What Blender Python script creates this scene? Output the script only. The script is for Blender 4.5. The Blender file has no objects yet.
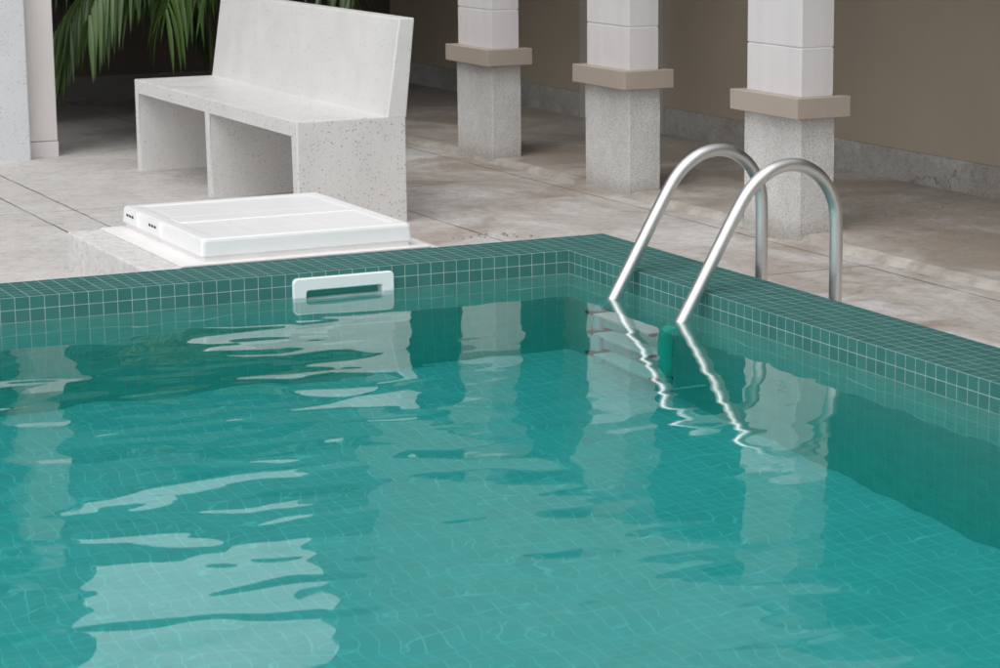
import bpy, bmesh, math, random
from mathutils import Vector, Matrix, Euler
R = math.radians
S = bpy.context.scene
C = S.collection

# ---------------------------------------------------------------- camera
cd = bpy.data.cameras.new('camera')
cam = bpy.data.objects.new('camera', cd)
C.objects.link(cam)
cam.location = (-3.9347, -7.8387, 1.4956)
cam.rotation_euler = (1.3771, 0.0101, -0.4382)
cd.sensor_width = 36.0
cd.lens = 87.39
cd.clip_start = 0.1
cd.clip_end = 1000
cd.dof.use_dof = True
cd.dof.focus_distance = 8.9
cd.dof.aperture_fstop = 8.0
S.camera = cam

# ---------------------------------------------------------------- sky, sun, exposure
SUN_ELEV, SUN_AZ = 56.0, 230.0          # azimuth clockwise from +Y
w = bpy.data.worlds.new('World')
S.world = w
w.use_nodes = True
nt = w.node_tree
nt.nodes.clear()
sky = nt.nodes.new('ShaderNodeTexSky')
sky.sky_type = 'NISHITA'
sky.sun_disc = False
sky.sun_elevation = R(SUN_ELEV)
sky.sun_rotation = R(SUN_AZ)
sky.air_density = 1.0
sky.dust_density = 5.0
sky.ozone_density = 1.0
hs = nt.nodes.new('ShaderNodeHueSaturation')   # overcast: a nearly white sky
hs.inputs['Saturation'].default_value = 0.22
bg = nt.nodes.new('ShaderNodeBackground')
bg.inputs['Strength'].default_value = 0.14
out = nt.nodes.new('ShaderNodeOutputWorld')
nt.links.new(sky.outputs[0], hs.inputs['Color'])
ov = nt.nodes.new('ShaderNodeMixRGB')          # even cloud cover over the clear-sky gradient
ov.inputs['Fac'].default_value = 0.62
ov.inputs['Color2'].default_value = (6.6, 6.7, 6.85, 1)
nt.links.new(hs.outputs[0], ov.inputs['Color1'])
nt.links.new(ov.outputs[0], bg.inputs['Color'])
nt.links.new(bg.outputs[0], out.inputs['Surface'])

sl = bpy.data.lights.new('sun', 'SUN')
sl.energy = 0.5
sl.angle = R(50)
sl.color = (1.0, 0.97, 0.93)
sun = bpy.data.objects.new('sun', sl)
C.objects.link(sun)
az, el = R(SUN_AZ), R(SUN_ELEV)
sd = Vector((math.sin(az) * math.cos(el), math.cos(az) * math.cos(el), math.sin(el)))
sun.rotation_euler = sd.to_track_quat('Z', 'Y').to_euler()

S.view_settings.view_transform = 'Standard'
S.view_settings.look = 'None'
S.view_settings.exposure = 0.42
S.view_settings.gamma = 1.0
S.view_settings.use_curve_mapping = False
S.render.engine = 'CYCLES'
S.cycles.use_denoising = True
S.cycles.max_bounces = 14
S.cycles.diffuse_bounces = 6
S.cycles.glossy_bounces = 6
S.cycles.transmission_bounces = 8
S.cycles.sample_clamp_indirect = 6.0
S.cycles.blur_glossy = 0.3

# ---------------------------------------------------------------- constants (metres, water surface z = 0)
TILE, ROW = 0.05, 0.0427
Z_COP, W_COP, Z_DECK, Z_GAL, Z_BED = 0.0854, 0.295, -0.065, -0.035, -1.28
PX0, PY0 = -8.0, -6.3                    # far ends of the pool, its near corner is the origin
COL_X = 1.345

# ---------------------------------------------------------------- materials
class NT:
    def __init__(s, name):
        s.m = bpy.data.materials.new(name)
        s.m.use_nodes = True
        s.t = s.m.node_tree
        s.t.nodes.clear()
        s.o = s.n('OutputMaterial')
        s.co = s.n('TexCoord').outputs['Object']
    def n(s, kind, **kw):
        nd = s.t.nodes.new('ShaderNode' + kind)
        for k, v in kw.items():
            if k[0] == '_': setattr(nd, k[1:], v)
            else: nd.inputs[k.replace('__', ' ')].default_value = v
        return nd
    def l(s, a, b): s.t.links.new(a, b)
    def math(s, op, a, b=None, c=None):
        nd = s.n('Math', _operation=op)
        for i, v in enumerate((a, b, c)):
            if v is None: continue
            if isinstance(v, (int, float)): nd.inputs[i].default_value = v
            else: s.l(v, nd.inputs[i])
        return nd.outputs[0]
    def mix(s, f, a, b, mode='MIX'):
        nd = s.n('MixRGB', _blend_type=mode)
        for k, v in (('Fac', f), ('Color1', a), ('Color2', b)):
            if isinstance(v, (int, float)): nd.inputs[k].default_value = v if k == 'Fac' else (v, v, v, 1)
            elif isinstance(v, tuple): nd.inputs[k].default_value = (*v, 1)[:4]
            else: s.l(v, nd.inputs[k])
        return nd.outputs[0]
    def ramp(s, f, stops):
        nd = s.n('ValToRGB')
        e = nd.color_ramp.elements
        while len(e) < len(stops): e.new(0.5)
        for el, (p, c) in zip(e, stops):
            el.position = p
            el.color = (c, c, c, 1) if isinstance(c, (int, float)) else (*c, 1)
        s.l(f, nd.inputs[0])
        return nd.outputs[0]
    def noise(s, scale, detail=4, rough=0.55, vec=None, dist=0.0, out='Fac'):
        nd = s.n('TexNoise', Scale=scale, Detail=detail, Roughness=rough, Distortion=dist)
        s.l(vec or s.co, nd.inputs['Vector'])
        return nd.outputs[out]
    def scaled(s, v):
        nd = s.n('Mapping')
        nd.inputs['Scale'].default_value = v
        s.l(s.co, nd.inputs['Vector'])
        return nd.outputs[0]
    def bump(s, h, strength=0.3, dist=0.002, normal=None):
        nd = s.n('Bump', Strength=strength, Distance=dist)
        s.l(h, nd.inputs['Height'])
        if normal: s.l(normal, nd.inputs['Normal'])
        return nd.outputs[0]
    def pbr(s, col, rough=0.6, metal=0.0, normal=None, spec=0.5, **kw):
        b = s.n('BsdfPrincipled')
        for k, v in (('Base Color', col), ('Roughness', rough), ('Metallic', metal), ('Specular IOR Level', spec)):
            if isinstance(v, (int, float)): b.inputs[k].default_value = v
            elif isinstance(v, tuple): b.inputs[k].default_value = (*v, 1)
            else: s.l(v, b.inputs[k])
        for k, v in kw.items(): b.inputs[k.replace('__', ' ')].default_value = v
        if normal: s.l(normal, b.inputs['Normal'])
        s.l(b.outputs[0], s.o.inputs['Surface'])
        return s.m

def tile_mat(name, c1, c2, grout, gw=0.0034, rough=0.5, spec=0.3):
    m = NT(name)
    sep = m.n('SeparateXYZ'); m.l(m.co, sep.inputs[0])
    nrm = m.n('SeparateXYZ'); m.l(m.n('NewGeometry').outputs['True Normal'], nrm.inputs[0])
    masks, ids = [], []
    for i, (pitch, off) in enumerate(((TILE, 0.0), (TILE, 0.0), (ROW, 0.0))):
        u = m.math('DIVIDE', m.math('ADD', sep.outputs[i], 40 * pitch + off), pitch)
        fr = m.math('FRACT', u)
        d = m.math('MULTIPLY', m.math('MINIMUM', fr, m.math('SUBTRACT', 1.0, fr)), pitch)   # metres to the nearest joint
        facing = m.math('LESS_THAN', m.math('ABSOLUTE', nrm.outputs[i]), 0.5)
        g = m.n('MapRange'); g.interpolation_type = 'SMOOTHSTEP'
        m.l(d, g.inputs['Value'])
        g.inputs['From Min'].default_value = gw * 0.35
        g.inputs['From Max'].default_value = gw * 0.62
        g.inputs['To Min'].default_value = 1.0
        g.inputs['To Max'].default_value = 0.0
        masks.append(m.math('MULTIPLY', g.outputs[0], facing))
        ids.append(m.math('MULTIPLY', m.math('FLOOR', u), facing))
    gm = m.math('MAXIMUM', m.math('MAXIMUM', masks[0], masks[1]), masks[2])
    cmb = m.n('CombineXYZ')
    for i in range(3): m.l(ids[i], cmb.inputs[i])
    wn = m.n('TexWhiteNoise'); m.l(cmb.outputs[0], wn.inputs['Vector'])
    col = m.mix(wn.outputs['Value'], c1, c2)
    dirt = m.ramp(m.noise(9, 5), [(0.35, 0.82), (0.7, 1.0)])
    col = m.mix(0.6, col, dirt, 'MULTIPLY')
    gcol = m.mix(m.ramp(m.noise(14, 4), [(0.3, 0.0), (0.7, 1.0)]), tuple(g * 0.78 for g in grout), grout)
    col = m.mix(gm, col, gcol)
    rg = m.mix(gm, m.ramp(m.noise(30, 3), [(0.3, rough - 0.06), (0.7, rough + 0.1)]), 0.85)
    h = m.math('SUBTRACT', m.math('MULTIPLY', m.noise(25, 2), 0.2), gm)
    return m.pbr(col, rg, normal=m.bump(h, 0.4, 0.0010), spec=spec)

M = {}
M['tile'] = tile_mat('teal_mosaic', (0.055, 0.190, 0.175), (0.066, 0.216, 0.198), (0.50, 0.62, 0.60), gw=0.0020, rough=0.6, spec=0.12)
M['rim_tile'] = tile_mat('teal_rim_mosaic', (0.040, 0.138, 0.128), (0.050, 0.162, 0.150), (0.36, 0.50, 0.48), gw=0.0022, rough=0.7, spec=0.04)
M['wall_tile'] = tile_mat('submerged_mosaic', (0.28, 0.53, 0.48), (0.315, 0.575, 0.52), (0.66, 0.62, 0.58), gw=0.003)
M['bed_tile'] = tile_mat('aqua_mosaic', (0.36, 0.495, 0.495), (0.40, 0.52, 0.52), (0.62, 0.68, 0.68), gw=0.0042)

def water_mat():
    m = NT('pool_water')
    sx = m.n('SeparateXYZ'); m.l(m.co, sx.inputs[0])
    def span(v, a, b, c, d):
        r = m.n('MapRange'); r.interpolation_type = 'SMOOTHSTEP'
        m.l(v, r.inputs['Value'])
        for k, x in zip(('From Min', 'From Max', 'To Min', 'To Max'), (a, b, c, d)): r.inputs[k].default_value = x
        return r.outputs[0]
    # livelier water towards the far left, nearly still in the corner by the ladder
    wob = m.math('MULTIPLY', m.noise(0.7, 1, 0.4), 1.2)
    gust = m.math('MULTIPLY', span(m.math('ADD', sx.outputs[0], wob), -1.3, 0.0, 1.65, 0.42),
                  m.math('MULTIPLY', span(m.math('ADD', sx.outputs[1], wob), -3.4, -1.2, 0.85, 1.1), span(m.math('ADD', sx.outputs[1], wob), -0.7, 0.2, 1.0, 0.6)))
    def wave(sc, amp, dist=0.3, k=None):
        v = m.math('MULTIPLY', m.noise(1.0, 0.0, 0.4, vec=m.scaled((*sc, 1)), dist=dist), amp)
        return m.math('MULTIPLY', v, k) if k is not None else v
    h = wave((2.2, 3.0), 1.0, 0.3, gust)
    for t in (wave((4.2, 6.8), 0.50, 0.5, gust), wave((8.0, 11.0), 0.040), wave((17, 24), 0.009)):
        h = m.math('ADD', h, t)
    nb = m.bump(h, 1.0, 0.0060)
    g = m.n('BsdfPrincipled', Roughness=0.0, IOR=1.333)
    g.inputs['Base Color'].default_value = (1, 1, 1, 1)
    g.inputs['Transmission Weight'].default_value = 1.0
    m.l(nb, g.inputs['Normal'])
    m.l(g.outputs[0], m.o.inputs['Surface'])
    va = m.n('VolumeAbsorption', Density=0.70)
    va.inputs['Color'].default_value = (0.08, 0.984, 0.976, 1)
    m.l(va.outputs[0], m.o.inputs['Volume'])
    return m.m
M['water'] = water_mat()

def concrete_mat(name, pale, dark, brown, joints_x=(), joints_y=(), stain=0.6, grain=0.5, rough=0.75, left_clean=False, wet=0.0, splash=False):
    m = NT(name)
    sep = m.n('SeparateXYZ'); m.l(m.co, sep.inputs[0])
    big = m.noise(0.9, 6, 0.62, dist=0.8)
    mid = m.noise(5.0, 6, 0.65, dist=0.3)
    fine = m.noise(90, 3, 0.7)
    grit = m.noise(420, 2, 0.6)
    col = m.mix(m.ramp(mid, [(0.3, 0.0), (0.72, 1.0)]), dark, pale)
    f = m.ramp(big, [(0.45, 0.0), (0.57, 1.0)])
    st2 = m.ramp(m.noise(1.0, 7, 0.7, vec=m.scaled((1.7, 1.0, 1)), dist=1.2), [(0.40, 0.0), (0.62, 1.0)])
    f = m.math('MULTIPLY', m.math('MAXIMUM', f, m.math('MULTIPLY', st2, 0.8)), stain)
    if left_clean:                                     # the slabs by the colonnade are the stained ones
        z = m.n('MapRange'); m.l(m.math('ADD', sep.outputs[0], m.math('MULTIPLY', big, 0.8)), z.inputs['Value'])
        z.inputs['From Min'].default_value = -0.3; z.inputs['From Max'].default_value = 0.9
        z.inputs['To Min'].default_value = 0.10; z.inputs['To Max'].default_value = 1.0
        f = m.math('MULTIPLY', f, z.outputs[0])
    col = m.mix(f, col, brown)
    col = m.mix(m.math('MULTIPLY', m.ramp(fine, [(0.3, 1.0), (0.55, 0.0)]), 0.30 * grain), col, tuple(c * 0.5 for c in dark))
    col = m.mix(m.math('MULTIPLY', m.ramp(grit, [(0.35, 1.0), (0.5, 0.0)]), 0.35 * grain), col, tuple(c * 0.45 for c in dark))
    blot = m.ramp(m.noise(22, 5, 0.7, dist=0.4), [(0.32, 0.74), (0.5, 1.0), (0.72, 1.10)])
    col = m.mix(0.75, col, blot, 'MULTIPLY')
    agg = m.n('TexVoronoi', Scale=150.0); m.l(m.co, agg.inputs['Vector'])
    ac = m.n('SeparateXYZ'); m.l(agg.outputs['Color'], ac.inputs[0])
    col = m.mix(0.55 * grain, col, m.ramp(ac.outputs[0], [(0.0, 0.62), (0.35, 0.98), (1.0, 1.16)]), 'MULTIPLY')
    ck = m.n('TexVoronoi', Scale=0.55, _feature='DISTANCE_TO_EDGE')
    cv = m.n('VectorMath', _operation='ADD'); m.l(m.co, cv.inputs[0])
    cs = m.n('VectorMath', _operation='SCALE'); m.l(m.noise(2.2, 6, 0.6, out='Color'), cs.inputs[0]); cs.inputs['Scale'].default_value = 0.9
    m.l(cs.outputs[0], cv.inputs[1]); m.l(cv.outputs[0], ck.inputs['Vector'])
    crack = m.math('MULTIPLY', m.ramp(ck.outputs['Distance'], [(0.0, 1.0), (0.0035, 0.0)]), m.ramp(m.noise(0.9, 3), [(0.50, 0.0), (0.58, 0.75)]))
    col = m.mix(crack, col, (0.09, 0.08, 0.07))
    h = m.math('ADD', m.math('MULTIPLY', mid, 0.4), m.math('MULTIPLY', fine, 0.3))
    wob = m.math('MULTIPLY', m.math('SUBTRACT', m.noise(6, 3), 0.5), 0.012)
    if splash:                                         # grime along the open edge of the covered walk
        z = m.n('MapRange'); m.l(m.math('ADD', sep.outputs[0], m.math('MULTIPLY', mid, 0.35)), z.inputs['Value'])
        z.inputs['From Min'].default_value = 1.50; z.inputs['From Max'].default_value = 1.78
        z.inputs['To Min'].default_value = 0.85; z.inputs['To Max'].default_value = 0.0
        col = m.mix(z.outputs[0], col, m.mix(m.ramp(m.noise(9, 5), [(0.35, 0.0), (0.65, 1.0)]), (0.30, 0.265, 0.225), (0.47, 0.45, 0.42)))
    jm = None
    for i, js in ((0, joints_x), (1, joints_y)):
        for j in js:
            d = m.math('ABSOLUTE', m.math('ADD', m.math('SUBTRACT', sep.outputs[i], j), wob))
            g = m.n('MapRange'); m.l(d, g.inputs['Value'])
            g.inputs['From Min'].default_value = 0.0025; g.inputs['From Max'].default_value = 0.0065
            g.inputs['To Min'].default_value = 1.0; g.inputs['To Max'].default_value = 0.0
            jm = g.outputs[0] if jm is None else m.math('MAXIMUM', jm, g.outputs[0])
    if jm is not None:
        gap = m.math('MULTIPLY', jm, m.ramp(m.noise(3.5, 4), [(0.35, 0.35), (0.6, 0.9)]))
        col = m.mix(gap, col, (0.075, 0.068, 0.06))
        h = m.math('SUBTRACT', h, m.math('MULTIPLY', jm, 2.5))
    rg = m.mix(f, rough, rough - 0.22 - wet)
    return m.pbr(col, rg, normal=m.bump(h, 0.5, 0.0025), spec=0.35)

M['deck'] = concrete_mat('deck_concrete', (0.655, 0.64, 0.63), (0.55, 0.535, 0.52), (0.27, 0.205, 0.145),
                         joints_x=(-1.042, -1.25, 0.29, 1.25), joints_y=(-0.05, 2.95, -3.05), stain=0.72, left_clean=True)
M['gallery'] = concrete_mat('gallery_concrete', (0.76, 0.73, 0.69), (0.58, 0.55, 0.51), (0.32, 0.25, 0.19), stain=0.75, rough=0.6, wet=0.1, grain=1.0, splash=True)
M['plinth'] = concrete_mat('plinth_concrete', (0.76, 0.75, 0.745), (0.68, 0.67, 0.66), (0.56, 0.54, 0.51), stain=0.15, grain=0.6)
M['skirt'] = concrete_mat('skirting_cement', (0.60, 0.595, 0.575), (0.42, 0.415, 0.395), (0.30, 0.26, 0.22), stain=0.5, grain=0.9)

def terrazzo_mat(name, base, chip_amount=0.55, scale=44, strength=0.62):
    m = NT(name)
    col = m.mix(m.ramp(m.noise(3.5, 5, 0.6), [(0.3, 0.0), (0.7, 1.0)]), tuple(c * 0.90 for c in base), base)
    h = m.noise(160, 2)
    hh = m.math('MULTIPLY', h, 0.15)
    for sc, th, dk in ((scale, 0.30, 0.30), (scale * 2.1, 0.26, 0.42)):
        v = m.n('TexVoronoi', Scale=sc, Randomness=1.0); 
        wv = m.n('VectorMath', _operation='ADD')
        m.l(m.co, wv.inputs[0])
        nv = m.n('VectorMath', _operation='SCALE'); m.l(m.noise(60, 2, out='Color'), nv.inputs[0]); nv.inputs['Scale'].default_value = 0.012
        m.l(nv.outputs[0], wv.inputs[1]); m.l(wv.outputs[0], v.inputs['Vector'])
        sepc = m.n('SeparateXYZ'); m.l(v.outputs['Color'], sepc.inputs[0])
        keep = m.math('LESS_THAN', sepc.outputs[0], chip_amount)
        size = m.math('MULTIPLY', sepc.outputs[1], th * 1.3)
        chip = m.math('MULTIPLY', m.math('LESS_THAN', v.outputs['Distance'], size), keep)
        tone = m.mix(sepc.outputs[2], tuple(c * dk for c in base), tuple(c * (dk + 0.35) for c in base))
        col = m.mix(m.math('MULTIPLY', chip, strength), col, tone)
        hh = m.math('SUBTRACT', hh, m.math('MULTIPLY', chip, 0.5))
    return m.pbr(col, m.ramp(m.noise(7, 4), [(0.3, 0.36), (0.7, 0.55)]), normal=m.bump(hh, 0.5, 0.0015))
M['terrazzo'] = terrazzo_mat('white_terrazzo', (0.73, 0.722, 0.715), 0.62, 62)
M['terrazzo_fine'] = terrazzo_mat('polished_terrazzo', (0.74, 0.735, 0.73), 0.35, 80, 0.45)
M['terrazzo_blue'] = terrazzo_mat('cool_white_terrazzo', (0.70, 0.725, 0.75), 0.5, 70)

def granite_mat():
    m = NT('washed_pebble_granite')
    v = m.n('TexVoronoi', Scale=330.0); m.l(m.co, v.inputs['Vector'])
    sepc = m.n('SeparateXYZ'); m.l(v.outputs['Color'], sepc.inputs[0])
    col = m.ramp(sepc.outputs[0], [(0.0, (0.44, 0.435, 0.42)), (0.3, (0.68, 0.675, 0.66)), (1.0, (0.84, 0.835, 0.82))])
    st = m.ramp(m.noise(4, 6, 0.65, dist=0.5), [(0.35, 0.78), (0.65, 1.05)])
    col = m.mix(0.8, col, st, 'MULTIPLY')
    sep = m.n('SeparateXYZ'); m.l(m.co, sep.inputs[0])
    foot = m.ramp(m.math('ADD', sep.outputs[2], m.math('MULTIPLY', m.noise(14, 4), 0.10)), [(0.045, 0.55), (0.11, 1.0)])   # mud splashed on the foot
    col = m.mix(1.0, col, m.mix(foot, (0.50, 0.47, 0.42), (1, 1, 1)), 'MULTIPLY')
    h = m.math('ADD', m.math('SUBTRACT', 1.0, v.outputs['Distance']), m.noise(60, 3))
    return m.pbr(col, 0.8, normal=m.bump(h, 0.7, 0.004), spec=0.3)
M['granite'] = granite_mat()

def paint_mat(name, col, var=0.06, rough=0.6, streak=0.0, bump=0.25, scale=3.0):
    m = NT(name)
    a = m.mix(m.ramp(m.noise(scale, 6, 0.6), [(0.3, 0.0), (0.7, 1.0)]), tuple(c * (1 - var) for c in col), tuple(c * (1 + var * 0.5) for c in col))
    if streak:
        s = m.ramp(m.noise(1.0, 5, 0.7, vec=m.scaled((14, 14, 0.8))), [(0.45, 0.0), (0.75, 1.0)])
        a = m.mix(m.math('MULTIPLY', s, streak), a, tuple(c * 0.72 for c in col))
    return m.pbr(a, rough, normal=m.bump(m.noise(130, 4), bump, 0.0015), spec=0.35)
M['shaft'] = paint_mat('white_shaft_paint', (0.72, 0.70, 0.705), 0.05, 0.5, streak=0.25)
M['band'] = paint_mat('taupe_band_paint', (0.43, 0.37, 0.315), 0.08, 0.55, streak=0.25)
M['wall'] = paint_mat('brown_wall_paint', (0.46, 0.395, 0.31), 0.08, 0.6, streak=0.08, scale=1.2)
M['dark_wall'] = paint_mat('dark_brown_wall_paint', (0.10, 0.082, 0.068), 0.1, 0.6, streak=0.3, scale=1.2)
M['unseen_dark_panel'] = paint_mat('unseen_panel_paint', (0.035, 0.032, 0.03), 0.1, 0.5)  # for the added panels above the view on the brown wall
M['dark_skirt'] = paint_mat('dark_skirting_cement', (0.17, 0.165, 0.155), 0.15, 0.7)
M['pilaster'] = paint_mat('grey_pilaster_paint', (0.50, 0.48, 0.43), 0.06, 0.6)
M['facade'] = paint_mat('pale_facade_paint', (0.36, 0.345, 0.335), 0.08, 0.6, scale=0.8)
M['dimmed_shaft'] = paint_mat('dimmed_shaft_paint', (0.30, 0.285, 0.27), 0.05, 0.55)  # dimming put into the colour of the unseen upper shafts, for weaker reflections
M['ceiling'] = paint_mat('brown_ceiling_paint', (0.40, 0.37, 0.34), 0.05, 0.7)
M['beige'] = paint_mat('beige_pillar_paint', (0.74, 0.71, 0.70), 0.04, 0.5, streak=0.2)
M['plastic'] = paint_mat('white_plastic', (0.88, 0.885, 0.895), 0.03, 0.35, bump=0.06, scale=9)
M['plastic_warm'] = paint_mat('aged_white_plastic', (0.86, 0.845, 0.84), 0.05, 0.45, bump=0.1, scale=9)
M['slot'] = paint_mat('black_slot', (0.02, 0.02, 0.02), 0.0, 0.6)
M['rubber'] = paint_mat('black_rubber', (0.015, 0.015, 0.016), 0.1, 0.5)
M['flap'] = paint_mat('green_flap', (0.04, 0.30, 0.25), 0.1, 0.4)
M['sleeve'] = paint_mat('green_sleeve_plastic', (0.06, 0.62, 0.50), 0.05, 0.4)
M['soil'] = paint_mat('dark_soil', (0.17, 0.15, 0.125), 0.3, 0.9, scale=12)
M['stem'] = paint_mat('palm_stem', (0.10, 0.12, 0.05), 0.2, 0.6, scale=20)

def steel_mat():
    m = NT('brushed_steel')
    n1 = m.noise(60, 4)
    return m.pbr(m.mix(n1, (0.74, 0.735, 0.73), (0.84, 0.835, 0.83)), m.ramp(m.noise(18, 4), [(0.3, 0.33), (0.7, 0.45)]), 1.0,
                 normal=m.bump(n1, 0.04, 0.001))
M['steel'] = steel_mat()
def tread_mat():
    m = NT('studded_tread')
    v = m.n('TexVoronoi', Scale=75.0, Randomness=0.0); m.l(m.co, v.inputs['Vector'])
    d = m.ramp(v.outputs['Distance'], [(0.25, 1.0), (0.4, 0.0)])
    return m.pbr(m.mix(d, (0.55, 0.56, 0.56), (0.85, 0.86, 0.86)), 0.4, 0.2, normal=m.bump(d, 0.5, 0.002))
M['tread'] = tread_mat()

def leaf_mat(name, c1, c2):
    m = NT(name)
    att = m.n('ObjectInfo')
    col = m.mix(m.noise(7, 3), c1, c2)
    col = m.mix(1.0, col, m.ramp(att.outputs['Random'], [(0.0, 0.55), (1.0, 1.15)]), 'MULTIPLY')
    col = m.mix(m.ramp(m.noise(1.0, 3, 0.7, vec=m.scaled((40, 40, 2))), [(0.62, 0.0), (0.8, 0.7)]), col, (0.16, 0.15, 0.05))
    b = m.n('BsdfPrincipled', Roughness=0.38)
    m.l(col, b.inputs['Base Color'])
    t = m.n('BsdfTranslucent'); m.l(m.mix(0.5, col, (0.12, 0.2, 0.02)), t.inputs['Color'])
    ms = m.n('MixShader', Fac=0.22)
    m.l(b.outputs[0], ms.inputs[1]); m.l(t.outputs[0], ms.inputs[2])
    m.l(ms.outputs[0], m.o.inputs['Surface'])
    return m.m
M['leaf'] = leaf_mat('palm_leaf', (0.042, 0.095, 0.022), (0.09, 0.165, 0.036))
M['leaf_shaded'] = leaf_mat('shaded_palm_leaf', (0.022, 0.050, 0.018), (0.04, 0.08, 0.025))  # shade on the rear palms put into a darker copy of the leaf colour

# ---------------------------------------------------------------- mesh helpers
def tag(o, label=None, cat=None, group=None, kind=None):
    if label: o['label'] = label
    if cat: o['category'] = cat
    if group: o['group'] = group
    if kind: o['kind'] = kind
    return o

def empty(name, loc, label=None, cat=None, group=None):
    o = bpy.data.objects.new(name, None)
    o.empty_display_size = 0.1
    o.location = loc
    C.objects.link(o)
    return tag(o, label, cat, group)

def obj(name, bm, mat, parent=None, smooth=False):
    bmesh.ops.recalc_face_normals(bm, faces=bm.faces)
    me = bpy.data.meshes.new(name)
    bm.to_mesh(me); bm.free()
    mats = mat if isinstance(mat, (list, tuple)) else [mat]
    for x in mats: me.materials.append(x)
    if smooth:
        for p in me.polygons: p.use_smooth = True
    o = bpy.data.objects.new(name, me)
    C.objects.link(o)
    if parent: o.parent = parent
    return o

def box(bm, x0, x1, y0, y1, z0, z1, bevel=0.0, seg=2, mi=0):
    r = bmesh.ops.create_cube(bm, size=1.0)
    vs = r['verts']
    for v in vs:
        v.co = Vector(((x0 + x1) / 2 + v.co.x * (x1 - x0), (y0 + y1) / 2 + v.co.y * (y1 - y0), (z0 + z1) / 2 + v.co.z * (z1 - z0)))
    fs = set(f for v in vs for f in v.link_faces)
    for f in fs: f.material_index = mi
    if bevel:
        es = list(set(e for v in vs for e in v.link_edges))
        rr = bmesh.ops.bevel(bm, geom=es, offset=bevel, segments=seg, profile=0.5, affect='EDGES')
        for f in rr['faces']: f.material_index = mi
    return bm

def prism(bm, pts, y0, y1, bevel=0.0, seg=2):
    """closed outline in (x, z), pushed from y0 to y1"""
    a = [bm.verts.new((x, y0, z)) for x, z in pts]
    b = [bm.verts.new((x, y1, z)) for x, z in pts]
    n = len(pts)
    bm.faces.new(a); bm.faces.new(list(reversed(b)))
    for i in range(n): bm.faces.new((a[i], b[i], b[(i + 1) % n], a[(i + 1) % n]))
    if bevel:
        es = list(set(e for v in a + b for e in v.link_edges))
        bmesh.ops.bevel(bm, geom=es, offset=bevel, segments=seg, profile=0.5, affect='EDGES')
    return bm

def catmull(pts, n=8):
    P = [Vector(p) for p in pts]
    P = [P[0] * 2 - P[1]] + P + [P[-1] * 2 - P[-2]]
    res = []
    for i in range(1, len(P) - 2):
        a, b, c, d = P[i - 1:i + 3]
        for k in range(n):
            t = k / n
            res.append(0.5 * ((2 * b) + (c - a) * t + (2 * a - 5 * b + 4 * c - d) * t * t + (3 * b - a - 3 * c + d) * t ** 3))
    res.append(P[-2])
    return res

def tube(bm, path, r, seg=20, caps=True):
    path = [Vector(p) for p in path]
    up = Vector((0, 1, 0))
    rings = []
    for i, p in enumerate(path):
        t = (path[min(i + 1, len(path) - 1)] - path[max(i - 1, 0)]).normalized()
        s = t.cross(up)
        s = s.normalized() if s.length > 1e-4 else Vector((1, 0, 0))
        u = s.cross(t).normalized()
        rr = r(i / (len(path) - 1)) if callable(r) else r
        rings.append([bm.verts.new(p + (s * math.cos(2 * math.pi * k / seg) + u * math.sin(2 * math.pi * k / seg)) * rr) for k in range(seg)])
    for a, b in zip(rings, rings[1:]):
        for k in range(seg): bm.faces.new((a[k], a[(k + 1) % seg], b[(k + 1) % seg], b[k]))
    if caps:
        bm.faces.new(rings[0]); bm.faces.new(list(reversed(rings[-1])))
    return bm

def quad(bm, *pts):
    return bm.faces.new([bm.verts.new(p) for p in pts])

def ring_sheet(bm, ox0, ox1, oy0, oy1, ix0, ix1, iy0, iy1, z):
    """flat sheet with a rectangular hole"""
    quad(bm, (ox0, iy1, z), (ox1, iy1, z), (ox1, oy1, z), (ox0, oy1, z))
    quad(bm, (ox0, oy0, z), (ox1, oy0, z), (ox1, iy0, z), (ox0, iy0, z))
    quad(bm, (ox0, iy0, z), (ix0, iy0, z), (ix0, iy1, z), (ox0, iy1, z))
    quad(bm, (ix1, iy0, z), (ox1, iy0, z), (ox1, iy1, z), (ix1, iy1, z))

# ---------------------------------------------------------------- ground
bm = bmesh.new()
ring_sheet(bm, -200, 200, -200, 200, PX0 - 0.2, 0.2, PY0 - 0.2, 0.2, Z_DECK)
tag(obj('ground', bm, M['deck']), kind='structure')

# raised gallery floor with a worn, uneven kerb edge
random.seed(5)
bm = bmesh.new()
ys = [-12 + i * 0.06 for i in range(int(20.1 / 0.06))]
xe = 1.372
prev = None
drift = 0.0
for y in ys:
    drift = drift * 0.8 + random.uniform(-0.014, 0.014)
    e = xe + drift * 0.6
    row = [bm.verts.new((e - 0.028 + random.uniform(-.004, .004), y, Z_DECK - 0.01)), bm.verts.new((e - 0.008, y, Z_GAL - 0.012)),
           bm.verts.new((e + 0.02, y, Z_GAL)), bm.verts.new((2.9, y, Z_GAL))]
    if prev:
        for k in range(3): bm.faces.new((prev[k], row[k], row[k + 1], prev[k + 1]))
    prev = row
tag(obj('gallery_floor', bm, M['gallery']), kind='structure')

# ---------------------------------------------------------------- swimming pool
pool = empty('swimming_pool', (0, 0, 0), 'teal mosaic tiled swimming pool with a raised tiled rim', 'pool')
HX0, HX1, HZ0, HZ1 = -1.030, -0.738, -0.030, 0.026      # skimmer mouth through the back wall
bm = bmesh.new()
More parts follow.
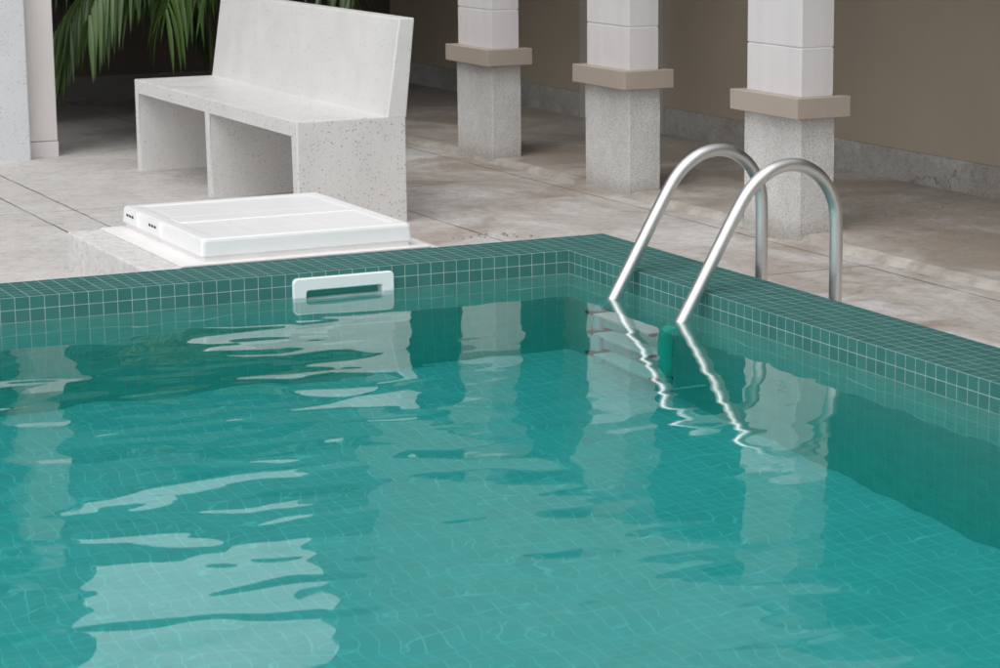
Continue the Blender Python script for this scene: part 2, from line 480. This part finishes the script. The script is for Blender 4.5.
# back wall (y = 0) with the mouth cut out, as strips
HZ0, ZW = -ROW, -0.0015                                  # foot of the skimmer mouth; where the submerged lining begins
def wall_faces(bm, z0, z1):
    quad(bm, (0, 0, z0), (0, PY0, z0), (0, PY0, z1), (0, 0, z1))
    quad(bm, (PX0, 0, z0), (PX0, PY0, z0), (PX0, PY0, z1), (PX0, 0, z1))
    quad(bm, (PX0, PY0, z0), (0, PY0, z0), (0, PY0, z1), (PX0, PY0, z1))
def back_faces(bm, strips):
    for x0, x1, z0, z1 in strips: quad(bm, (x0, 0, z0), (x1, 0, z0), (x1, 0, z1), (x0, 0, z1))
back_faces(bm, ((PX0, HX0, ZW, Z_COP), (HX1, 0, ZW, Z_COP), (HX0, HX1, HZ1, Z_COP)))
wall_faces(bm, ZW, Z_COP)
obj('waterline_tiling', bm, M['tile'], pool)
bm = bmesh.new()
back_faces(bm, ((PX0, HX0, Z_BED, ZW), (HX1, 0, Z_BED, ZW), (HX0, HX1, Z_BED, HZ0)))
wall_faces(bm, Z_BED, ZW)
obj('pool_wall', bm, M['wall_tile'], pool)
bm = bmesh.new()
quad(bm, (PX0, PY0, Z_BED), (0, PY0, Z_BED), (0, 0, Z_BED), (PX0, 0, Z_BED))
obj('pool_bed', bm, M['bed_tile'], pool)
bm = bmesh.new()
ring_sheet(bm, PX0 - W_COP, W_COP, PY0 - W_COP, W_COP, PX0, 0, PY0, 0, Z_COP)
a, b, c, d = (PX0 - W_COP, PY0 - W_COP), (W_COP, PY0 - W_COP), (W_COP, W_COP), (PX0 - W_COP, W_COP)
for p, q in ((a, b), (b, c), (c, d), (d, a)):
    quad(bm, (*p, Z_DECK - 0.01), (*q, Z_DECK - 0.01), (*q, Z_COP), (*p, Z_COP))
obj('coping', bm, M['rim_tile'], pool)

bm = bmesh.new()
box(bm, PX0 - 0.1, 0.1, PY0 - 0.1, 0.1, Z_BED - 0.004, 0.0)
tag(obj('water', bm, M['water']), kind='structure')

# ---------------------------------------------------------------- skimmer face plate in the back wall
sk = empty('pool_skimmer', (-0.886, 0, 0), 'white rounded skimmer face plate half above the waterline in the tiled wall', 'pool skimmer')
def rrect(x0, x1, z0, z1, r, n=6):
    pts = []
    for cx, cz, a0 in ((x1 - r, z1 - r, 0), (x0 + r, z1 - r, 90), (x0 + r, z0 + r, 180), (x1 - r, z0 + r, 270)):
        for k in range(n + 1):
            a_ = R(a0 + 90 * k / n)
            pts.append((cx + r * math.cos(a_), cz + r * math.sin(a_)))
    return pts
bm = bmesh.new()
cx = -0.886
loops = []
def lp(x0, x1, z0, z1, r, y): loops.append([bm.verts.new((px - cx, y, pz)) for px, pz in rrect(x0, x1, z0, z1, r)])
lp(-1.076, -0.696, -0.085, 0.068, 0.018, 0.0)
lp(-1.076, -0.696, -0.085, 0.068, 0.018, -0.009)
lp(-1.072, -0.700, -0.081, 0.064, 0.016, -0.014)
lp(HX0, HX1, HZ0 - 0.0, HZ1 + 0.0, 0.012, -0.014)
lp(HX0 + 0.004, HX1 - 0.004, HZ0 + 0.004, HZ1 - 0.004, 0.010, -0.008)
lp(HX0 + 0.004, HX1 - 0.004, HZ0 + 0.004, HZ1 - 0.004, 0.010, 0.035)
for A_, B_ in zip(loops, loops[1:]):
    n = len(A_)
    for k in range(n): bm.faces.new((A_[k], A_[(k + 1) % n], B_[(k + 1) % n], B_[k]))
obj('face_plate', bm, M['plastic'], sk)
bm = bmesh.new()
box(bm, HX0 - cx - 0.01, HX1 - cx + 0.01, 0.036, 0.046, -0.10, 0.045, 0.002)
obj('weir_flap', bm, M['flap'], sk)

# ---------------------------------------------------------------- skimmer plinth and lid
bm = bmesh.new()
box(bm, -1.507, -0.375, W_COP + 0.003, 1.35, Z_DECK - 0.01, Z_COP - 0.001, 0.008)
tag(obj('concrete_plinth', bm, M['plinth']), 'low grey concrete plinth under the white lid beside the pool rim', 'plinth')

LX0, LX1, LY0, LY1, LZ0, LZ1 = -1.292, -0.474, 0.335, 1.325, 0.112, 0.176
lid = empty('filter_lid', ((LX0 + LX1) / 2, (LY0 + LY1) / 2, Z_COP), 'large square white plastic lid on the low concrete plinth', 'lid')
ox, oy, oz = lid.location
def lbox(bm, x0, x1, y0, y1, z0, z1, bv=0.0, seg=2): box(bm, x0 - ox, x1 - ox, y0 - oy, y1 - oy, z0 - oz, z1 - oz, bv, seg)
bm = bmesh.new()                                        # flange frame lying on the plinth and the upstand
lbox(bm, LX0 - 0.085, LX1 + 0.055, LY0 - 0.034, LY1 + 0.01, Z_COP - 0.0005, Z_COP + 0.008, 0.003)
lbox(bm, LX0 + 0.012, LX1 - 0.012, LY0 + 0.012, LY1 - 0.012, Z_COP + 0.006, LZ0 + 0.002, 0.002)
obj('lid_frame', bm, M['plastic_warm'], lid)
bm = bmesh.new()                                        # lid shell: skirt, rounded edge, sunken panels
def ring(inset, z, r=0.012):
    pts = []
    x0, x1, y0, y1 = LX0 + inset - ox, LX1 - inset - ox, LY0 + inset - oy, LY1 - inset - oy
    for px, py in rrect(x0, x1, y0, y1, r, 3): pts.append(bm.verts.new((px, py, z - oz)))
    return pts
rs = [ring(0.004, LZ0, .014), ring(0.0, LZ0 + 0.003, .016), ring(0.004, LZ1 - 0.012, .016), ring(0.007, LZ1 - 0.004, .016), ring(0.014, LZ1, .014), ring(0.050, LZ1, 0.010), ring(0.056, LZ1 - 0.001, 0.010), ring(0.064, LZ1 - 0.003, 0.010), ring(0.070, LZ1 - 0.004, 0.010)]
for A_, B_ in zip(rs, rs[1:]):
    n = len(A_)
    for k in range(n): bm.faces.new((A_[k], A_[(k + 1) % n], B_[(k + 1) % n], B_[k]))
bm.faces.new(rs[-1]); bm.faces.new(list(reversed(rs[0])))
ymid = LY0 + 0.47
lbox(bm, LX0 + 0.06, LX1 - 0.06, ymid - 0.03, ymid + 0.09, LZ1 - 0.006, LZ1 - 0.0005, 0.0045, 3)     # raised cross band
for k in range(7):                                       # ribs of the front half
    xx = LX0 + 0.20 + k * 0.062
    lbox(bm, xx, xx + 0.034, LY0 + 0.11, ymid - 0.07, LZ1 - 0.007, LZ1 - 0.0036, 0.0030, 3)
lbox(bm, LX0 + 0.09, LX1 - 0.09, ymid + 0.13, LY1 - 0.10, LZ1 - 0.0065, LZ1 - 0.0036, 0.0027, 3)
obj('lid_panel', bm, M['plastic'], lid, smooth=False)
for yy in (1.19, 0.90):
    bm = bmesh.new()
    lbox(bm, LX0 - 0.006, LX0 + 0.05, yy - 0.085, yy + 0.085, LZ0 + 0.004, LZ1 - 0.003, 0.006)
    hg = obj('hinge', bm, M['plastic'], lid)
    bm = bmesh.new()
    for k in (-1, 0, 1):
        lbox(bm, LX0 - 0.0085, LX0 - 0.003, yy + k * 0.034 - 0.010, yy + k * 0.034 + 0.010, LZ0 + 0.034, LZ0 + 0.043, 0.002)
    obj('hinge_slot', bm, M['slot'], hg)

# ---------------------------------------------------------------- terrazzo bench
BX0, BX1, BY0, BY1, BZ = -0.354, 0.155, 1.87, 4.25, 0.402
bench = empty('garden_bench', (0, 3.06, Z_DECK), 'white speckled terrazzo bench with high backrest standing behind the white lid', 'bench')
dy, dz = -3.06, -Z_DECK
def comb(bm, x0, x1, ys, zt, zb, bottom, bevel):
    pts = [(ys[0][0], bottom), (ys[0][0], zt), (ys[-1][1], zt), (ys[-1][1], bottom)]
    for k in range(len(ys) - 1, 0, -1):
        pts += [(ys[k][0], bottom), (ys[k][0], zb), (ys[k - 1][1], zb), (ys[k - 1][1], bottom)]
    prism(bm, pts, x0, x1, bevel, 2)
    for v in bm.verts: v.co = Vector((v.co.y, v.co.x, v.co.z))
bm = bmesh.new()
comb(bm, BX0, 0.151, [(BY0 + dy, BY0 + 0.062 + dy), (3.045 + dy, 3.107 + dy), (BY1 - 0.062 + dy, BY1 + dy)], BZ + dz, BZ - 0.062 + dz, -0.01, 0.006)
obj('seat_body', bm, M['terrazzo'], bench)
bm = bmesh.new()
prism(bm, [(0.062, BZ - 0.01 + dz), (0.128, 0.822 + dz), (0.200, 0.822 + dz), (0.1535, BZ - 0.01 + dz)], BY0 - 0.001 + dy, BY1 + 0.001 + dy, 0.007, 3)
obj('backrest', bm, M['terrazzo_fine'], bench)

# ---------------------------------------------------------------- colonnade
def make_column():
    root = empty('column', (0, 0, 0))
    bm = bmesh.new()                                      # origin: left front arris of the stone base, at the gallery floor
    box(bm, 0, 0.165, 0, 0.445, -0.045, 0.478, 0.006, 2)
    bmesh.ops.subdivide_edges(bm, edges=bm.edges, cuts=3, use_grid_fill=True)
    for v in bm.verts: v.co += Vector((random.uniform(-1, 1), random.uniform(-1, 1), 0)) * 0.0012
    obj('stone_base', bm, M['granite'], root)
    bm = bmesh.new()
    box(bm, -0.045, 0.210, -0.045, 0.490, 0.4785, 0.563, 0.002, 1)
    obj('band', bm, M['band'], root)
    bm = bmesh.new()
    z = 0.5635
    prof = []
    zs = [(0.5635, 0), (0.7555, 0), (0.7585, 0.005), (0.7625, 0.005), (0.7655, 0)]
    k = 0.7655
    while k < 0.9:
        k += 0.31
        zs += [(k - 0.01, 0), (k - 0.007, 0.005), (k - 0.003, 0.005), (k, 0)]
    zs.append((1.12, 0))
    prev = None
    for zz, ins in zs:                                    # grooves on the long faces
        x0, x1, y0, y1 = 0.008 + ins, 0.157 - ins, 0.008 + ins * .3, 0.437 - ins * .3
        row = [bm.verts.new((x, y, zz)) for x, y in ((x0, y0), (x1, y0), (x1, y1), (x0, y1))]
        if prev:
            for q in range(4): bm.faces.new((prev[q], prev[(q + 1) % 4], row[(q + 1) % 4], row[q]))
        prev = row
    bm.faces.new(prev)
    obj('shaft', bm, M['shaft'], root)
    bm = bmesh.new(); box(bm, 0.004, 0.161, 0.004, 0.441, 1.1205, 2.40, 0.003)  # out of view, coloured darker so its reflection in the water stays weak
    obj('dimmed_upper_shaft', bm, M['dimmed_shaft'], root)
    return root
def copy_tree(o, parent=None):
    c = o.copy(); C.objects.link(c)
    if parent: c.parent = parent
    for ch in list(o.children): copy_tree(ch, c)
    return c
random.seed(2)
col0 = make_column()
for i, (y, lab) in enumerate(((0.572, 'white column on granite base directly behind the pool ladder rails'),
                              (2.052, 'middle white column on granite base, before the grey strip on the brown wall'),
                              (3.552, 'farthest white column on granite base, nearest the bench and dark gallery corner'))):
    o = col0 if i == 0 else copy_tree(col0)
    o.location = (COL_X, y, Z_GAL)
    tag(o, lab, 'column', 'columns along the gallery edge')

# ---------------------------------------------------------------- gallery building
bld = empty('gallery_building', (2.7, 2.0, Z_GAL), 'brown walled gallery building behind the row of columns', 'building')
bld_off = Vector((-2.7, -2.0, -Z_GAL))
def bpart(name, boxes, mat, parent=None, bv=0.0):
    bm = bmesh.new()
    for b_ in boxes: box(bm, *b_, bv)
    bmesh.ops.translate(bm, vec=bld_off, verts=bm.verts)
    return obj(name, bm, mat, parent or bld)
WX, RY = 2.683, 8.14
wl = bpart('wall', [(WX, WX + 0.25, -12, RY + 0.25, Z_GAL - 0.05, 2.85)], M['wall'])
bpart('baseboard', [(WX - 0.016, WX + 0.01, -12, 4.10, Z_GAL - 0.02, 0.112), (WX - 0.016, WX + 0.01, 5.13, RY, Z_GAL - 0.02, 0.112)], M['skirt'], wl, 0.003)
bpart('pilaster', [(WX - 0.035, WX + 0.02, 4.105, 5.12, Z_GAL - 0.02, 2.849)], M['pilaster'], wl, 0.004)
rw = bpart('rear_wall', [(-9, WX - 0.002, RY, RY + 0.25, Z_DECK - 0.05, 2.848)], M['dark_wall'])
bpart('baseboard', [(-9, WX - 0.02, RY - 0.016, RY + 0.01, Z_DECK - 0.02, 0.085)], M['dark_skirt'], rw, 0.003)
bpart('ceiling', [(1.32, WX + 0.25, -12, RY + 0.25, 2.30, 2.44)], M['ceiling'])
bpart('facade', [(1.30, 12, -12, 6.1, 2.442, 9.0), (1.30, 1.56, -12, RY, 1.64, 2.441)], M['facade'])
bpart('roof', [(-0.5, 1.298, 5.25, RY + 2.0, 1.75, 2.48), (-9, -0.502, 5.0, RY + 2.0, 2.442, 7.5), (1.302, 12, 6.102, RY + 2, 2.442, 2.60)], M['dark_wall'])  # unseen; low slab and tall left block shaped for shade and water reflections
for k in range(9):                                       # unseen dark panels added on the brown wall to darken water reflections
    y0 = -6.2 + k * 1.5 if k < 7 else 5.4 + (k - 7) * 1.3
    sh = bpart('unseen_dark_panel', [(WX - 0.045, WX + 0.01, y0, y0 + (1.498 if k < 7 else 1.2), 0.97, 2.25)], M['unseen_dark_panel'], wl, 0.004)

# beige pillar and terrazzo block at the left
pil = empty('beige_pillar', (-0.64, 5.03, Z_DECK), 'beige painted pillar beside the terrazzo block at the left edge', 'pillar')
bm = bmesh.new(); box(bm, -0.145, 0.078, 0.0, 0.30, 0.085, 1.10, 0.004); obj('shaft', bm, M['beige'], pil)
bm = bmesh.new(); box(bm, -0.149, 0.082, -0.004, 0.304, 1.1005, 2.506, 0.004); obj('dimmed_upper_shaft', bm, M['dimmed_shaft'], pil)  # unseen top of the pillar, darkened in colour to weaken its reflection
bm = bmesh.new(); box(bm, -0.145, 0.081, -0.004, 0.304, -0.01, 0.082, 0.004); obj('plinth', bm, M['beige'], pil)
bm = bmesh.new(); box(bm, -1.75, -0.735, 4.93, 5.026, Z_DECK - 0.01, 0.92, 0.008)
tag(obj('terrazzo_block', bm, M['terrazzo_blue']), 'white speckled terrazzo slab cut off by the left picture edge', 'terrazzo slab')

# ---------------------------------------------------------------- pool ladder
lad = empty('pool_ladder', (0.498, -0.77, Z_DECK), 'stainless steel pool ladder with two arched handrails at the pool corner', 'pool ladder')
lo = lad.location
XL = -0.155
prof = [(XL, -0.98), (XL, -0.80), (XL, -0.60), (XL, -0.40), (XL, -0.25), (XL + 0.002, -0.17), (XL + 0.014, -0.105), (-0.122, -0.052),
        (-0.092, 0.0), (-0.02, 0.123), (0.055, 0.252), (0.122, 0.365), (0.158, 0.414), (0.200, 0.451), (0.255, 0.480), (0.318, 0.490),
        (0.380, 0.476), (0.432, 0.442), (0.468, 0.396), (0.489, 0.345), (0.496, 0.290), (0.498, 0.2), (0.498, 0.05), (0.498, -0.075)]
for yy in (-0.53, -1.01):
    bm = bmesh.new()
    tube(bm, catmull([(x - lo.x, yy - lo.y, z - lo.z) for x, z in prof], 6), 0.0222, 28)
    rail = obj('handrail', bm, M['steel'], lad, smooth=True)
    if yy < -0.8:                                        # green plastic sleeve on the near rail, under water
        bm = bmesh.new()
        pts_ = [p_ for p_ in catmull([(x - lo.x, yy - lo.y, z - lo.z) for x, z in prof], 6) if -0.78 < p_.z + lo.z < -0.055 and p_.x + lo.x < 0]
        tube(bm, pts_, lambda t: 0.0275 - 0.003 * abs(2 * t - 1), 24)
        obj('sleeve', bm, M['sleeve'], rail, smooth=True)
    bm = bmesh.new()
    tube(bm, [(0, yy - lo.y, 0.0), (0, yy - lo.y, 0.006), (0, yy - lo.y, 0.012)], lambda t: 0.045 - 0.012 * t * t, 28)
    obj('flange', bm, M['steel'], lad, smooth=False)
    bm = bmesh.new()
    tube(bm, [(XL + 0.015 - lo.x, yy - lo.y, -0.95 - lo.z), (-0.004 - lo.x, yy - lo.y, -0.95 - lo.z)], 0.013, 14)
    obj('wall_bumper', bm, M['tread'], lad, smooth=False)
for zz in (-0.20, -0.51, -0.82):
    bm = bmesh.new()
    box(bm, XL - 0.040 - lo.x, XL + 0.040 - lo.x, -0.985 - lo.y, -0.556 - lo.y, zz - 0.022 - lo.z, zz + 0.010 - lo.z, 0.006, 2)
    st = obj('step', bm, M['tread'], lad)
    for ye in ((-0.994, -0.970), (-0.572, -0.512)):
        bm = bmesh.new()
        box(bm, XL - 0.043 - lo.x, XL + 0.043 - lo.x, ye[0] - lo.y, ye[1] - lo.y, zz - 0.026 - lo.z, zz + 0.014 - lo.z, 0.006, 2)
        obj('end_cap', bm, M['rubber'], st)

# ---------------------------------------------------------------- palms
def leaflet(bm, p, d, side, L, W, droop):
    """a folded strap blade from p along d, bending down"""
    d = d.normalized()
    n = 6
    prev = None
    pos = p.copy()
    for i in range(n + 1):
        t = i / n
        wv = W * (0.35 + 1.4 * t if t < 0.35 else 0.84 * (1 - ((t - 0.35) / 0.65) ** 1.7)) 
        s = d.cross(Vector((0, 0, 1)))
        s = (s.normalized() if s.length > 0.05 else side.normalized())
        s = (s * 0.75 + side * 0.35).normalized()
        up = s.cross(d).normalized()
        row = [bm.verts.new(pos - s * wv * 0.5 + up * wv * 0.12), bm.verts.new(pos), bm.verts.new(pos + s * wv * 0.5 + up * wv * 0.12)]
        if prev:
            for k in range(2): bm.faces.new((prev[k], row[k], row[k + 1], prev[k + 1]))
        prev = row
        pos = pos + d * (L / n)
        d = (d + Vector((0, 0, -droop / n))).normalized()

def palm(loc, label, mat, fronds, seed, group='potted palms behind the bench', hmul=1.0, wmul=1.0, open_side=None):
    rnd = random.Random(seed)
    root = empty('areca_palm', loc, label, 'palm', group)
    for k in range(5):
        bm = bmesh.new()
        a_ = rnd.uniform(0, 6.28)
        q = Vector((math.cos(a_), math.sin(a_), 0)) * rnd.uniform(.04, .16)
        tube(bm, [q, q * 1.2 + Vector((0, 0, 0.5)), q * 1.5 + Vector((0, 0, 1.0))], lambda t: 0.016 - 0.006 * t, 8)
        obj('stem', bm, M['stem'], root, smooth=True)
    for k in range(fronds):
        bm = bmesh.new()
        a_ = 2 * math.pi * (k + rnd.uniform(-.3, .3)) / fronds
        if open_side is not None and math.cos(a_ - R(open_side)) > 0.35: a_ += math.pi * 0.8
        el_ = R(rnd.uniform(48, 80))
        d = Vector((math.cos(a_) * math.cos(el_), math.sin(a_) * math.cos(el_), math.sin(el_)))
        pos = Vector((math.cos(a_), math.sin(a_), 0)) * 0.10 + Vector((0, 0, rnd.uniform(0.62, 1.05) * hmul))
        L = rnd.uniform(0.85, 1.25) * hmul
        N = 25
        pts, dirs = [], []
        for i in range(N + 1):
            pts.append(pos.copy()); dirs.append(d.copy())
            pos = pos + d * L / N
            d = (d + Vector((0, 0, -1)) * (2.2 + 0.9 * (i / N)) / N).normalized()
        tube(bm, pts, lambda t: 0.011 * (1 - 0.8 * t), 6)
        lat0 = Vector((-math.sin(a_), math.cos(a_), 0))
        for i in range(4, N + 1):
            t = i / N
            for sgn in (-1, 1):
                if rnd.random() < 0.06: continue
                LL = (0.26 + 0.22 * math.sin(math.pi * min(1, (t - 0.15) * 1.05))) * rnd.uniform(.85, 1.15)
                dd = lat0 * sgn * rnd.uniform(.3, .8) + dirs[i] * rnd.uniform(.5, .8) + Vector((0, 0, rnd.uniform(-.7, -.25)))
                leaflet(bm, pts[i], dd, dirs[i], LL, rnd.uniform(.026, .043) * wmul, rnd.uniform(1.0, 2.4))
        obj('frond', bm, mat, root, smooth=True)
    return root
palm((0.72, 5.35, Z_DECK), 'bright green palm with drooping blades just behind the left end of the bench', M['leaf'], 30, 11, hmul=1.1, open_side=0)
palm((-0.30, 6.75, Z_DECK), 'dark shaded palm fronds hanging beside the beige pillar', M['leaf_shaded'], 13, 4, hmul=1.05)
palm((0.72, 6.1, Z_DECK), 'dark palm showing only its lowest leaves above the bench backrest', M['leaf_shaded'], 12, 8, hmul=1.28, open_side=-20)

# ---------------------------------------------------------------- small dirt on the deck
rnd = random.Random(3)
bm = bmesh.new()
for k in range(26):
    t = rnd.random()
    x = 0.16 + t * 0.26 + rnd.gauss(0, .02); y = 1.33 - t * 0.02 + rnd.gauss(0, 0.035)
    s_ = rnd.uniform(.002, .008)
    a_ = rnd.uniform(0, 6.28)
    vs = []
    for q in range(6):
        r_ = s_ * rnd.uniform(.5, 1.1)
        vs.append(bm.verts.new((x + math.cos(a_ + q) * r_ * 1.4, y + math.sin(a_ + q) * r_, Z_DECK + 0.003 + rnd.uniform(0, .004))))
    bm.faces.new(vs)
tag(obj('leaf_litter', bm, M['soil']), 'dark leaf debris on the deck behind the pool corner', 'debris', kind='stuff')
